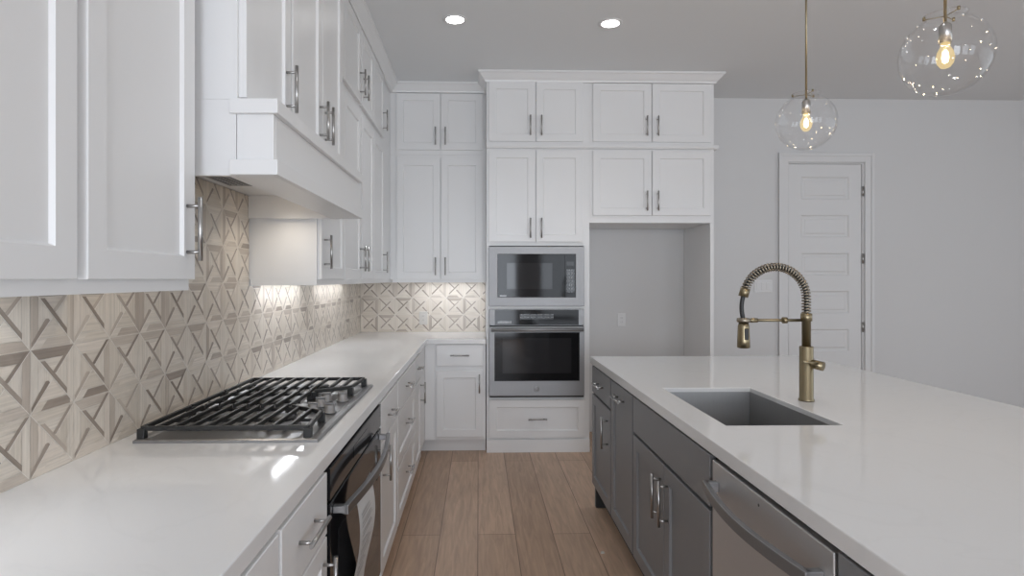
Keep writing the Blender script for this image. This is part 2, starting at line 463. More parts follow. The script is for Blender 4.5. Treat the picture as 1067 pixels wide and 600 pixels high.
# ------------------------------------------------------------------ tiled backsplashes
def clip(poly, lo0, hi0, lo1, hi1):
    for ax, lim, sg in ((0, lo0, 1), (0, hi0, -1), (1, lo1, 1), (1, hi1, -1)):
        out = []
        for i in range(len(poly)):
            p, q = poly[i-1], poly[i]
            ip, iq = (p[ax]-lim)*sg >= 0, (q[ax]-lim)*sg >= 0
            if ip != iq:
                t = (lim-p[ax])/(q[ax]-p[ax]); out.append((p[0]+(q[0]-p[0])*t, p[1]+(q[1]-p[1])*t))
            if iq: out.append(q)
        poly = out
        if not poly: return poly
    return poly
def inset(poly, d):
    n = len(poly); cx = sum(p[0] for p in poly)/n; cy = sum(p[1] for p in poly)/n
    area = sum(poly[i-1][0]*poly[i][1]-poly[i][0]*poly[i-1][1] for i in range(n))
    if area < 0: poly = poly[::-1]
    out = []
    for i in range(n):
        p0, p1, p2 = poly[i-1], poly[i], poly[(i+1) % n]
        e1 = Vector((p1[0]-p0[0], p1[1]-p0[1])); e2 = Vector((p2[0]-p1[0], p2[1]-p1[1]))
        if e1.length < 1e-6 or e2.length < 1e-6: continue
        e1.normalize(); e2.normalize()
        n1 = Vector((-e1.y, e1.x)); n2 = Vector((-e2.y, e2.x)); mm = n1+n2
        if mm.length < .2: continue
        mm = mm/max(mm.dot(n1), .35)
        out.append((p1[0]+mm.x*d, p1[1]+mm.y*d))
    return out
PITCH = .1535
def backsplash(name, label, mapf, zones, org, flip, rng):
    """zones: (a0, a1, z0, z1) rectangles of wall covered; mapf(a, z, n) -> room"""
    verts, faces, cols, uvs = [], [], [], []
    LIGHT = [(219, 210, 198), (214, 205, 193), (211, 201, 188), (208, 198, 185), (217, 207, 195)]
    MID = [(187, 175, 163), (193, 182, 170), (179, 167, 155), (198, 187, 175)]
    DARK = [(153, 141, 130), (160, 148, 137), (145, 133, 122), (168, 156, 145)]
    GROUT = lin((212, 206, 199))
    def poly(pts, col, ang, n=.0095):
        o = len(verts)
        for p in pts: verts.append(mapf(p[0], p[1], n))
        faces.append(list(range(o, o+len(pts))))
        ca, sa = math.cos(ang), math.sin(ang); sh = rng.random()*7
        cols.append(col); uvs.append([(p[0]*ca+p[1]*sa+sh, -p[0]*sa+p[1]*ca+sh) for p in pts])
    b, w = .17, .040
    for (a0, a1, z0, z1) in zones:
        # grout bed, a slab with sides
        C = [(a0, z0), (a1, z0), (a1, z1), (a0, z1)]; o = len(verts)
        for n in (0, .008):
            for p in C: verts.append(mapf(p[0], p[1], n))
        for f in ((0, 1, 2, 3), (4, 5, 6, 7), (0, 1, 5, 4), (1, 2, 6, 5), (2, 3, 7, 6), (3, 0, 4, 7)):
            faces.append([o+i for i in f]); cols.append(GROUT); uvs.append([(0, 0)]*4)
        i0 = math.floor((a0-org)/PITCH); i1 = math.ceil((a1-org)/PITCH); j1 = math.ceil((z1-.914)/PITCH); j0 = math.floor((z0-.914)/PITCH)
        for i in range(i0, i1):
            for j in range(j0, j1):
                r = random.Random((i*131+j*17+int(org*1000))*7+3)
                ox, oz = org+i*PITCH, .914+j*PITCH
                def put(pts, pal, ang, ins=.0006, n=.0095):
                    P = [(1-x, y) if flip else (x, y) for x, y in pts]
                    P = [(ox+x*PITCH, oz+y*PITCH) for x, y in P]
                    P = inset(P, ins)
                    if len(P) < 3: return
                    P = clip(P, a0, a1, z0, z1)
                    if len(P) >= 3: poly(P, lin(r.choice(pal)), PI-ang if flip else ang, n)
                def band(p): return (MID if flip else MID+DARK[:2]) if r.random() < p else LIGHT
                def vband(p): return MID if r.random() < p else LIGHT
                hb = lambda line: band((.75 if line == 2 else .3)*(.6 if flip else 1))
                put([(0, 0), (1, 0), (1-b, b), (b, b)], LIGHT, 0)
                put([(0, 1), (b, 1-b), (1-b, 1-b), (1, 1)], hb(j+1), 0)
                put([(0, 0), (b, b), (b, 1-b), (0, 1)], vband(.3), PI/2)
                put([(1, 0), (1, 1), (1-b, 1-b), (1-b, b)], vband(.3), PI/2)
                B, E = b, 1-b
                put([(B, B), (.5, .5), (B, E)], LIGHT, PI/2)
                put([(B, B), (E, B), (.5, .5)], LIGHT, 0)
                put([(E, B), (E, E), (.5, .5)], LIGHT, PI/2)
                put([(E, E), (B, E), (.5, .5)], LIGHT, 0)
                up = .0098
                put([(.22, .015), (.365, .16), (.835, .16), (.975, .015)], hb(j), 0, n=up)
                # joints along both diagonals, the long strip beside one, two short strips beside the other
                jt = .007
                for P in ([(0, 1), (0, 1-jt), (1-jt, 0), (1, 0), (1, jt), (jt, 1)], [(0, 0), (jt, 0), (1, 1-jt), (1, 1), (1-jt, 1), (0, jt)]):
                    put(P, [(230, 225, 217)], 0, 0, .0100)
                up = .0103
                put([(.20, .805), (.31, .805), (.83, .285), (.83, .175)], DARK if r.random() < .85 else MID, -PI/4, n=up)
                put([(.015, .03), (.05, .06), (.43, .44), (.385, .48), (.325, .475), (.016, .115)], DARK if r.random() < .7 else MID, PI/4, n=up)
                put([(.98, .99), (.57, .58), (.535, .57), (.485, .605), (.885, .985)], DARK if r.random() < .7 else MID, PI/4, n=up)
    me = bpy.data.meshes.new(name); me.from_pydata(verts, [], faces); me.materials.append(M['mosaic'])
    ca = me.color_attributes.new('tone', 'FLOAT_COLOR', 'CORNER'); uv = me.uv_layers.new(name='grain')
    for p in me.polygons:
        for k, li in enumerate(p.loop_indices):
            ca.data[li].color = (*cols[p.index], 1); uv.data[li].uv = uvs[p.index][k]
    o = bpy.data.objects.new(name, me); COL.objects.link(o)
    return tag(o, label, 'backsplash')
rng = random.Random(3)
backsplash('tile_backsplash', 'beige geometric stone mosaic on the long wall behind the gas cooktop',
           lambda a, z, n: Vector((XW+.002+n, a, z)), [(-.9, 1.592, .9145, 1.36), (1.592, 2.812, .9145, 1.775), (2.812, 5.445, .9145, 1.36)], 1.607, False, rng)
backsplash('tile_backsplash', 'short stretch of pale geometric stone mosaic left of the wall oven',
           lambda a, z, n: Vector((a, YB-.002-n, z)), [(-1.062, .058, .9145, 1.36)], -1.063, True, rng)

# ------------------------------------------------------------------ worktops
m = MB()
m.prism([(XW+.004, -.9), (-.414, -.9), (-.414, 4.79), (.058, 4.79), (.058, 5.456), (XW+.004, 5.456)], .874, .914)
tag(m.build('worktop', M['quartz'], bevel=.003), 'white quartz worktop under the cooktop, running along the tiled wall', 'worktop')
# island top with the sink cut-out
m = MB(); SX0, SX1, SY0, SY1 = .805, 1.192, 1.94, 2.615
IX0, IX1, IY0, IY1 = .689, 2.02, .25, 3.705
O = [(IX0, IY0), (IX1, IY0), (IX1, IY1), (IX0, IY1)]; I = [(SX0, SY0), (SX1, SY0), (SX1, SY1), (SX0, SY1)]
vs = [(x, y, z) for z in (.874, .914) for x, y in O] + [(x, y, z) for z in (.874, .914) for x, y in I]
fs = []
for k in range(4):
    l = (k+1) % 4
    fs += [(k, l, 4+l, 4+k), (8+k, 8+l, 12+l, 12+k), (4+k, 4+l, 12+l, 12+k), (k, l, 8+l, 8+k)]
m.add(vs, fs)
tag(m.build('worktop', M['quartz'], bevel=.003), 'white quartz island top with a sink cut into it', 'worktop')

# ------------------------------------------------------------------ left wall: base units
FL = Face('+X', -.432); BD = .632
ZB = .105; DT = .866
LW = 'white base cabinets under the long worktop'
def low(name, label, a0, a1, fronts, **k):
    return cabinet(name, label, FL, a0, a1, ZB, .8735, BD, fronts, M['white'], LW, toe=M['white'], **k)
low('base_cabinet', 'white base cabinet nearest the camera, its front cut by the frame edge', .30, 1.253, [('drawer', .33, 1.248, .70, DT), ('door', .33, 1.248, .125, .692)])
low('base_cabinet', 'white base cabinet with one drawer, on the near side of the under-counter oven', 1.254, 1.652,
    [('drawer', 1.268, 1.645, .70, DT, {'h': (1.455, .785, False), 'L': .17}), ('door', 1.268, 1.645, .125, .692, {'h': (1.605, .575, True), 'L': .16})])
low('base_cabinet', 'white base cabinet with tall pull, between the under-counter oven and the three drawers', 2.545, 3.073,
    [('drawer', 2.553, 3.06, .70, DT, {'h': (2.80, .775, False), 'L': .15}), ('door', 2.553, 3.06, .125, .692, {'h': (2.60, .60, True), 'L': .15})])
low('drawer_cabinet', 'white cabinet of three stacked drawers, second unit past the under-counter oven', 3.074, 3.892,
    [('drawer', 3.085, 3.882, .70, DT, {'h': (3.47, .785, False), 'L': .15}),
     ('drawer', 3.085, 3.882, .42, .692, {'h': (3.47, .575, False), 'L': .15, 'flat': False}),
     ('drawer', 3.085, 3.882, .125, .412, {'h': (3.47, .30, False), 'L': .15, 'flat': False})])
low('base_cabinet', 'white corner base cabinet at the far end of the long worktop', 3.893, 4.815,
    [('drawer', 3.905, 4.30, .70, DT, {'h': (4.10, .785, False), 'L': .13}), ('door', 3.905, 4.30, .125, .692, {'h': (4.255, .59, True), 'L': .15})])

# oven housing and the oven under the cooktop
def oven_housing(t):
    m = MB()
    m.box(-1.064, -.432, 1.654, 1.668, .105, .8735); m.box(-1.064, -.432, 2.529, 2.543, .105, .8735)
    m.box(-1.064, -.432, 1.668, 2.529, .105, .155)
    m.build('carcass', M['white'], t)
    MB().box(-1.064, -.492, 1.654, 2.543, 0, .1045).build('toe_board', M['white'], t)
cabinet('oven_housing', 'white housing around the black under-counter oven', FL, 1.654, 2.543, ZB, .8735, BD, [], M['white'], LW, carcass=False, extra=oven_housing)

def under_oven():
    t = thing('built_in_oven', (-.7, 2.1, .156), 'black glass oven under the cooktop with a bowed steel handle', 'oven')
    y0, y1, xf = 1.669, 2.528, -.41
    MB().box(-.98, -.431, y0+.012, y1-.012, .16, .862).build('oven_body', M['iron'], t)
    F = Face('+X', -.430)
    c = MB(); c.box(-.430, xf, y0, y1, .778, .868); p = c.build('control_panel', M['bglass'], t, bevel=.002)
    d = MB(); d.box(xf, xf+.0008, 1.98, 2.22, .805, .842); d.build('display', M['window_glass'], p)
    d = MB(); d.box(-.430, xf, y0, y1, .165, .768); dr = d.build('oven_door', M['bglass'], t, bevel=.003)
    w = MB(); w.box(xf, xf+.0008, y0+.10, y1-.10, .27, .66); w.build('door_window', M['window_glass'], dr)
    # bowed handle with a block at each end
    h = MB(); ya, yb, zc = 1.70, 2.50, .742
    pts = []
    for k in range(25):
        s = k/24; pts.append((xf+.035+.032*math.sin(PI*s), ya+(yb-ya)*s, zc))
    h.bar(pts, .016, .027)
    for yy in (ya+.012, yb-.012): h.box(xf-.0002, xf+.036, yy-.012, yy+.012, zc-.010, zc+.010)
    h.build('handle', M['steel_y'], dr, bevel=.002)
    k = MB(); k.box(-.431, xf-.004, y0, y1, .156, .163); k.build('lower_trim', M['steel_y'], t)
under_oven()
def sheet():
    m = MB(); n = 14; W = [1.85, 2.09]; rows = []
    for i in range(n+1):
        s = i/n; z = .724-.40*s; x = -.376 + .016*math.sin(s*5.0) - .012*s
        rows.append([(x, W[0]+.01*s, z), (x+.006*math.sin(s*3), W[1]+.01*s, z)])
    for sgn in (0, .0006):
        vs = [(p[0]+sgn, p[1], p[2]) for r in rows for p in r]
        m.add(vs, [(2*i, 2*i+1, 2*i+3, 2*i+2) for i in range(n)], True)
    # looped over the handle
    o = m.build('paper_sheet', M['paper'])
    tag(o, 'printed white paper sheet hanging from the under-counter oven handle', 'paper')
    # rows of small print
    t = MB(); rr = random.Random(5)
    for i in range(2, 13):
        for q in (.25, .62):
            s = (i+q)/n; z = .724-.40*s; x = -.376+.016*math.sin(s*5.0)-.012*s+.0035
            L = rr.uniform(.35, .9)
            t.add([(x, 1.875+.01*s, z), (x+.003, 1.875+.18*L, z), (x+.003, 1.875+.18*L, z-.003), (x, 1.875+.01*s, z-.003)], [(0, 1, 2, 3)])
    t.build('printed_lines', M['ink'], o)
sheet()

# ------------------------------------------------------------------ gas cooktop
def cooktop():
    x0, x1, y0, y1 = -1.003, -.470, 1.768, 2.684; z = .9145
    t = thing('gas_cooktop', (-.736, 2.226, z), 'stainless gas cooktop with black iron grates set on the long worktop', 'cooktop')
    m = MB()
    def r(i, zz): return [(x0+i, y0+i, zz), (x1-i, y0+i, zz), (x1-i, y1-i, zz), (x0+i, y1-i, zz)]
    m.loops([r(0, z), r(0, z+.007), r(.004, z+.010), r(.022, z+.010), r(.030, z+.006)], False, True, False)
    m.build('pan', M['steel_y'], t)
    for bx, by, rad in ((-.865, 1.97, .045), (-.64, 1.955, .05), (-.775, 2.226, .06), (-.865, 2.475, .045), (-.66, 2.52, .04)):
        b = MB(); b.lathe((bx, by, z+.006), [(rad*1.35, 0), (rad*1.3, .006), (rad, .008), (rad, .018), (rad*.9, .02)], 24)
        bo = b.build('burner', M['steel'], t)
        c = MB(); c.lathe((bx, by, z+.0262), [(rad*.95, 0), (rad*.98, .004), (rad*.9, .009), (.004, .010)], 24); c.build('burner_cap', M['iron'], bo)
    gz = z+.038; h = .014; w = .011
    A0, A1, B1, C1 = 1.792, 2.088, 2.364, 2.660
    def grate(ya, yb, outline, bars, cross):
        g = MB()
        for i in range(len(outline)):
            p, q = outline[i], outline[(i+1) % len(outline)]
            inner = abs(p[1]-q[1]) < .001 and A0+.01 < p[1] < C1-.01
            dz = -.010 if inner else 0
            g.bar([(p[0], p[1], p[2]+dz), (q[0], q[1], q[2]+dz)], w*(.7 if inner else 1), h*(.7 if inner else 1))
        for bxx, p, q in bars:
            g.bar([(bxx, p, gz+.001), (bxx, q, gz+.001)], w*.85, h)
        for cy, p, q in cross: g.bar([(p, cy, gz-.013), (q, cy, gz-.013)], w*.6, h*.7)
        for p in outline:
            g.box(p[0]-.011, p[0]+.011, p[1]-.011, p[1]+.011, z+.0062, gz)
        g.build('grate', M['iron'], t, bevel=.002)
    L = -.988
    def row(a, b, n): return [a+(b-a)*k/(n-1) for k in range(n)]
    # left grate, centre grate, right grate: long bars run away from the camera
    def P(*pts): return [(x, y, gz) for x, y in pts]
    grate(A0, A1, P((L, A0), (-.505, A0), (-.520, 2.0), (-.64, A1), (L, A1)),
          [(x, A0, A1) for x in row(-.945, -.66, 7)] + [(-.61, A0, 2.05), (-.56, A0, 2.02)], [(1.94, L, -.53)])
    grate(A1, B1, P((L, A1+.008), (-.655, A1+.008), (-.655, B1-.008), (L, B1-.008)),
          [(x, A1+.008, B1-.008) for x in row(-.94, -.70, 6)], [(2.226, L, -.655)])
    grate(B1, C1, P((L, B1), (-.64, B1), (-.520, 2.452), (-.505, C1), (L, C1)),
          [(x, B1, C1) for x in row(-.94, -.66, 7)] + [(-.60, 2.412, C1), (-.555, 2.437, C1)], [(2.51, L, -.53)])
    for kx, ky in ((-.525, 2.13), (-.525, 2.33), (-.585, 2.09+.05), (-.585, 2.235), (-.585, 2.33)):
        k = MB(); k.lathe((kx, ky, z+.0065), [(.024, 0), (.024, .004), (.019, .006), (.0175, .026), (.015, .029)], 18)
        kb = k.build('knob', M['steel'], t)
        g = MB(); g.box(kx-.017, kx+.017, ky-.0045, ky+.0045, z+.0357, z+.041); g.build('grip', M['steel'], kb, bevel=.002)
cooktop()

# ------------------------------------------------------------------ back wall: base unit, tall oven unit, fridge bay
FB = Face('-Y', 4.83)
def corner_fill(t):
    m = MB(); m.box(-.431, -.352, 4.817, 4.829, .105, .8735); m.build('corner_filler', M['white'], t)
    MB().box(-.491, -.3525, 4.89, 4.91, 0, .1045).build('corner_toe_board', M['white'], t)
cabinet('base_cabinet', 'white base cabinet with drawer over door, beside the wall oven', FB, -.352, .055, ZB, .8735, .61,
        [('drawer', -.337, .034, .697, .868, {'h': (-.15, .783, False), 'L': .15}), ('door', -.337, .034, .13, .66, {'h': (.005, .56, True), 'L': .15})],
        M['white'], toe=M['white'], extra=corner_fill)

YT = 4.815
FT = Face('-Y', YT+.02)
def tall(t):
    m = MB(); y0, y1 = YT+.02, 5.455
    m.box(.062, .082, y0, y1, 0, 2.442); m.box(.845, .893, y0, y1, 0, 2.442)
    m.box(.082, .845, y0, y1, 1.66, 2.442); m.box(.082, .845, y0, y1, 0, .445); m.box(.082, .845, y0, y1, 1.152, 1.172)
    m.box(.082, .845, y1-.02, y1, .445, 1.66)
    m.build('carcass', M['white'], t)
    b = MB(); b.box(.062, .893, YT+.001, YT+.0195, 0, .103); b.build('plinth', M['white'], t, bevel=.002)
HT = dict(L=.145)
cabinet('oven_cabinet', 'tall white cabinet holding the microwave and wall oven, doors above, drawer below', FT, .062, .893, 0, 2.442, .62,
        [('door', .080, .453, 1.69, 2.423, {'h': (.413, 1.80, True), 'L': .16}), ('door', .462, .838, 1.69, 2.423, {'h': (.502, 1.80, True), 'L': .16}),
         ('drawer', .085, .858, .118, .422, {'h': (.47, .27, False), 'L': .15, 'flat': False})],
        M['white'], carcass=False, extra=tall)
cabinet('wall_cabinet', 'white double-door top cabinet above the microwave stack, under the crown moulding', FT, .062, .893, 2.4445, 2.99, .62,
        [('door', .080, .453, 2.497, 2.975, {'h': (.413, 2.62, True), 'L': .16}), ('door', .462, .838, 2.497, 2.975, {'h': (.502, 2.62, True), 'L': .16})], M['white'])
cabinet('wall_cabinet', 'white double-door top cabinet at the right end, under the crown moulding', FT, .8935, 1.907, 2.4445, 2.99, .62,
        [('door', .920, 1.392, 2.497, 2.968, {'h': (1.352, 2.62, True), 'L': .16}), ('door', 1.401, 1.876, 2.497, 2.968, {'h': (1.441, 2.62, True), 'L': .16})], M['white'])
def bay(t):
    m = MB(); m.box(1.878, 1.907, YT+.02, 5.455, 0, 1.845); m.build('end_panel', M['white'], t)
cabinet('wall_cabinet', 'white double-door cabinet bridging the empty refrigerator bay', FT, .8935, 1.907, 1.846, 2.442, .62,
        [('door', .920, 1.392, 1.905, 2.423, {'h': (1.352, 2.02, True), 'L': .16}), ('door', 1.401, 1.876, 1.905, 2.423, {'h': (1.441, 2.02, True), 'L': .16})],
        M['white'], extra=bay)

# crown along the left run, the back run and the tall units; thin band between the tall tiers
m = MB()
crown = [(-.0115, 2.972), (0, 2.972), (.010, 2.972), (.014, 2.985), (.030, 3.000), (.055, 3.030), (.066, 3.034), (.066, 3.0495), (-.0115, 3.0495)]
m.sweep([(-.742, 2.84), (-.742, 5.118), (.0615, 5.118), (.0615, 4.822), (1.9085, 4.822), (1.9085, 5.459)], crown)
struct(m.build('trim_1', M['white']))
m = MB(); m.sweep([(.062, YT+.019), (1.908, YT+.019), (1.908, 5.459)], [(0, 2.440), (.022, 2.440), (.030, 2.452), (.030, 2.470), (.022, 2.474), (0, 2.474)])
struct(m.build('trim_2', M['white']))

# ------------------------------------------------------------------ microwave and wall oven
def ring_logo(t, x, y, z, r):
    m = MB(); m.lathe((x, y, z), [(r, 0), (r, -.0012), (r*.93, -.0016), (.0001, -.0016)], 28, axis='Y')
    b = m.build('badge', M['steel'], t)
    g = MB()
    g.tube([(x+r*.86*math.cos(q), y-.0018, z+r*.86*math.sin(q)) for q in [2*PI*k/28 for k in range(28)]], r*.06, 6, True)
    # two looping script initials
    a = [(-.05, .30), (-.25, .45), (-.48, .25), (-.48, -.15), (-.28, -.42), (-.08, -.2), (-.05, .02), (-.25, .02)]
    c = [(.5, .32), (.28, .45), (.12, .25), (.3, .05), (.1, -.15), (.2, -.42), (.45, -.35), (.55, -.1)]
    for path in (a, c): g.tube([(x+p*r, y-.0018, z+q*r) for p, q in path], r*.06, 6)
    g.build('monogram', M['ink'], b)
def microwave():
    t = thing('microwave_oven', (.464, 5.0, 1.1725), 'built-in stainless microwave with black glass front, above the wall oven', 'microwave')
    yf = YT-.008
    MB().box(.10, .83, YT+.03, 5.25, 1.1725, 1.64).build('microwave_body', M['iron'], t)
    m = MB(); X0, X1, Z0, Z1 = .079, .848, 1.174, 1.652; a0, a1, b0, b1 = .150, .778, 1.245, 1.592
    O = lambda y: [(X0, y, Z0), (X1, y, Z0), (X1, y, Z1), (X0, y, Z1)]
    I = lambda y: [(a0, y, b0), (a1, y, b0), (a1, y, b1), (a0, y, b1)]
    m.loops([I(YT+.019), O(YT+.019), O(yf), I(yf)], True, False, False)
    m.build('trim_kit', M['steel'], t, bevel=.002)
    g = MB(); g.box(a0+.001, .690, YT-.002, YT+.018, b0+.001, b1-.001); d = g.build('microwave_door', M['bglass'], t)
    w = MB(); w.box(.225, .590, YT-.0028, YT-.002, 1.312, 1.52); w.build('door_window', M['window_glass'], d)
    s = MB()
    s.box(a0+.018, a0+.072, YT-.0025, YT-.002, b0+.006, b0+.017)
    s.build('brand_lettering', M['letters'], d)
    c = MB(); c.box(.692, a1-.001, YT-.002, YT+.018, b0+.001, b1-.001); p = c.build('control_panel', M['bglass'], t)
    e = MB(); e.box(.705, .765, YT-.0025, YT-.002, 1.50, 1.532); e.build('display', M['window_glass'], p)
    b = MB(); b.box(.706, .768, YT-.0025, YT-.002, 1.285, 1.47)
    b.build('keypad', M['keys'], p)
microwave()
def wall_oven():
    t = thing('wall_oven', (.464, 5.0, .446), 'stainless single wall oven with black glass door, below the microwave', 'oven')
    MB().box(.10, .83, YT+.03, 5.35, .447, 1.15).build('oven_body', M['iron'], t)
    X0, X1 = .083, .846
    f = MB(); f.box(X0, X1, YT-.004, YT+.019, 1.020, 1.151); p = f.build('control_fascia', M['steel'], t, bevel=.002)
    g = MB(); g.box(.128, .802, YT-.0055, YT-.004, 1.024, 1.146); p2 = g.build('control_glass', M['bglass'], p)
    s = MB()
    s.box(.150, .260, YT-.006, YT-.0055, 1.038, 1.054); u_ = MB(); u_.box(.33, .60, YT-.006, YT-.0055, 1.070, 1.112)
    u_.build('touch_keys', M['keys2'], p2)
    s.build('brand_lettering', M['letters'], p2)
    d = MB(); d.box(X0, X1, YT-.022, YT+.019, .458, 1.012); dr = d.build('oven_door', M['steel'], t, bevel=.003)
    g = MB(); g.box(.125, .806, YT-.0235, YT-.022, .578, .966); gg = g.build('door_glass', M['bglass'], dr)
    w = MB(); w.box(.19, .74, YT-.0242, YT-.0235, .64, .92); w.build('door_window', M['window_glass'], gg)
    h = MB(); h.tube([(.10, YT-.075, .990), (.83, YT-.075, .990)], .014, 14)
    for x in (.125, .805): h.box(x-.012, x+.012, YT-.07, YT-.0215, .979, 1.001)
    h.build('handle', M['steel'], dr)
    ring_logo(dr, .464, YT-.0222, .515, .022)
    v = MB(); v.box(X0+.004, X1-.004, YT-.018, YT+.019, .4465, .4575); v.build('vent_slot', M['toe'], t)
wall_oven()

# ------------------------------------------------------------------ upper cabinets
FU = Face('+X', -.755); UD = .319
ZU = 1.362
UG = 'white wall cabinets along the cooktop wall'
def rail(F, a0, a1, depth, ends=(1, 1)):
    def f(t):
        m = MB()
        def bx(A0, A1, N0, N1):
            p, q = F(A0, ZU, N0), F(A1, 1.3898, N1)
            m.box(min(p.x, q.x), max(p.x, q.x), min(p.y, q.y), max(p.y, q.y), ZU, 1.3898)
        bx(a0, a1, -.02, 0)
        if ends[0]: bx(a0, a0+.018, -depth, -.02)
        if ends[1]: bx(a1-.018, a1, -depth, -.02)
        m.build('light_rail', M['white'], t)
    return f
def up(label, a0, a1, z0, z1, fr):
    low_ = z0 == ZU
    return cabinet('wall_cabinet', label, FU, a0, a1, 1.39 if low_ else z0, z1, UD, fr, M['white'], UG, extra=rail(FU, a0, a1, UD-.012, (a0 < 3, a0 < 2)) if low_ else None)
up('white double-door wall cabinet nearest the camera, over the worktop, before the hood', .55, 1.585, ZU, 2.95,
   [('door', .62, 1.122, 1.39, 2.423), ('door', 1.150, 1.578, 1.39, 2.423, {'h': (1.535, 1.517, True), 'L': .16})])
up('white wall cabinet with two doors, just past the hood, lower tier', 2.822, 3.803, ZU, 2.447,
   [('door', 2.835, 3.315, 1.39, 2.423, {'h': (2.885, 1.52, True), 'L': .16}), ('door', 3.325, 3.785, 1.39, 2.423, {'h': (3.745, 1.52, True), 'L': .16})])
up('white wall cabinet in the corner, lower tier, second past the hood', 3.804, 5.45, ZU, 2.447,
   [('door', 3.815, 4.235, 1.39, 2.423, {'h': (3.86, 1.52, True), 'L': .16}), ('door', 4.245, 4.69, 1.39, 2.423, {'h': (4.64, 1.52, True), 'L': .16})])
up('small white top cabinet just past the hood, under the crown moulding', 2.822, 3.803, 2.448, 2.99,
   [('door', 2.835, 3.315, 2.488, 2.965, {'h': (2.885, 2.61, True), 'L': .16}), ('door', 3.325, 3.785, 2.488, 2.965, {'h': (3.745, 2.61, True), 'L': .16})])
up('small white top cabinet in the corner above the lower tier, under the crown moulding', 3.804, 5.45, 2.448, 2.99,
   [('door', 3.815, 4.235, 2.488, 2.965, {'h': (3.86, 2.61, True), 'L': .16}), ('door', 4.245, 4.69, 2.488, 2.965, {'h': (4.64, 2.61, True), 'L': .16})])
FUB = Face('-Y', 5.13)
cabinet('wall_cabinet', 'tall white double-door wall cabinet over the short tiled stretch beside the microwave', FUB, -.754, .060, 1.39, 2.447, .325,
        [('door', -.697, -.328, 1.39, 2.415, {'h': (-.365, 1.50, True), 'L': .15}), ('door', -.320, .034, 1.39, 2.415, {'h': (-.283, 1.50, True), 'L': .15})], M['white'], extra=rail(FUB, -.734, .060, .31, (0, 1)))
cabinet('wall_cabinet', 'small white double-door top cabinet left of the tall oven stack', FUB, -.754, .060, 2.448, 2.99, .325,
        [('door', -.697, -.328, 2.488, 2.966, {'h': (-.365, 2.60, True), 'L': .15}), ('door', -.320, .034, 2.488, 2.966, {'h': (-.283, 2.60, True), 'L': .15})], M['white'])

# hood cabinet with three doors and a panelled end, standing on the hood
FH = Face('+X', -.652)
HY0, HY1 = 1.640, 2.820
t = cabinet('wall_cabinet', 'white three-door cabinet standing above the range hood', FH, HY0, HY1, 1.8765, 3.045, .420,
        [('door', 1.652, 2.040, 1.885, 2.95, {'h': (1.995, 2.015, True), 'L': .155}), ('door', 2.062, 2.447, 1.885, 2.95, {'h': (2.410, 2.02, True), 'L': .155}),
         ('door', 2.455, 2.812, 1.885, 2.95, {'h': (2.493, 2.02, True), 'L': .155})], M['white'])

def hood():
    t = thing('range_hood', (-.8, 2.23, 1.6705), 'white boxed range hood with moulded bands over the cooktop', 'range hood')
    xf = -.555
    m = MB()
    # hollow body: side panels, back rail, front box, roof
    m.box(-1.062, -.655, HY0, HY0+.02, 1.6705, 1.876); m.box(-1.062, -.655, HY1-.02, HY1, 1.6705, 1.876)
    m.box(-1.062, -.68, HY0+.02, HY1-.02, 1.80, 1.876)
    m.build('hood_body', M['white'], t)
    f = MB(); f.box(-.68, xf, HY0+.021, HY1-.001, 1.6705, 1.8755); f.box(-.654, xf, HY0+.003, HY0+.021, 1.6705, 1.8755)
    f.build('hood_front', M['white'], t, bevel=.0015)
    for z0, z1 in ((1.8365, 1.8755), (1.671, 1.712)):
        b = MB(); pr = [(0, z0), (.015, z0), (.015, z1), (0, z1)]
        b.sweep([(-.668, HY0+.002), (xf+.0004, HY0+.002), (xf+.0004, HY1-.001)], pr)
        b.build('trim_band', M['white'], t, bevel=.0015)
    l = MB(); l.box(-1.06, -.681, HY0+.021, HY1-.021, 1.776, 1.799); lo = l.build('liner', M['white'], t)
    v = MB(); v.box(-1.01, -.69, 1.86, 2.47, 1.769, 1.7758); vo = v.build('vent_insert', M['vent'], lo)
    s = MB()
    for k in range(14): s.box(-1.0+k*.022, -.990+k*.022, 1.89, 2.44, 1.766, 1.769)
    s.build('filter_slats', M['steel'], vo)
    for y in (1.74, 2.66):
        p = MB(); p.lathe((-.86, y, 1.770), [(.03, .0055), (.032, 0), (.026, -.002)], 20); q = p.build('hood_lamp', M['led_warm'], lo)
        lamp('hood_lamp_light', 'SPOT', (-.86, y, 1.755), 3.0, (1, .89, .75), (0, 0, 0), .03, None, 2.4)
hood()

# ------------------------------------------------------------------ under-cabinet light bars
def led_bar(label, x0, x1, y0, y1, power):
    z = 1.3895
    t = thing('light_bar', ((x0+x1)/2, (y0+y1)/2, z-.012), label, 'light', 'light bars under the wall cabinets')
    MB().box(x0, x1, y0, y1, z-.010, z).build('housing', M['plastic'], t)
    i = .006
    MB().box(x0+i, x1-i, y0+i, y1-i, z-.0125, z-.0102).build('diffuser', M['led'], t)
    lamp('light_bar_glow', 'AREA', ((x0+x1)/2, (y0+y1)/2, z-.016), power, (.94, .98, 1.04), (0, 0, 0), (x1-x0, y1-y0), t)
led_bar('slim white light bar under the wall cabinet nearest the camera', -.95, -.92, .60, 1.30, 1.15)
led_bar('slim white light bar under the wall cabinet just past the hood', -1.0, -.97, 2.92, 3.60, 1.4)
led_bar('slim white light bar under the corner wall cabinet', -1.0, -.97, 3.90, 4.70, 1.4)
led_bar('slim white light bar over the short tiled stretch', -.55, -.02, 5.27, 5.30, 1.1)

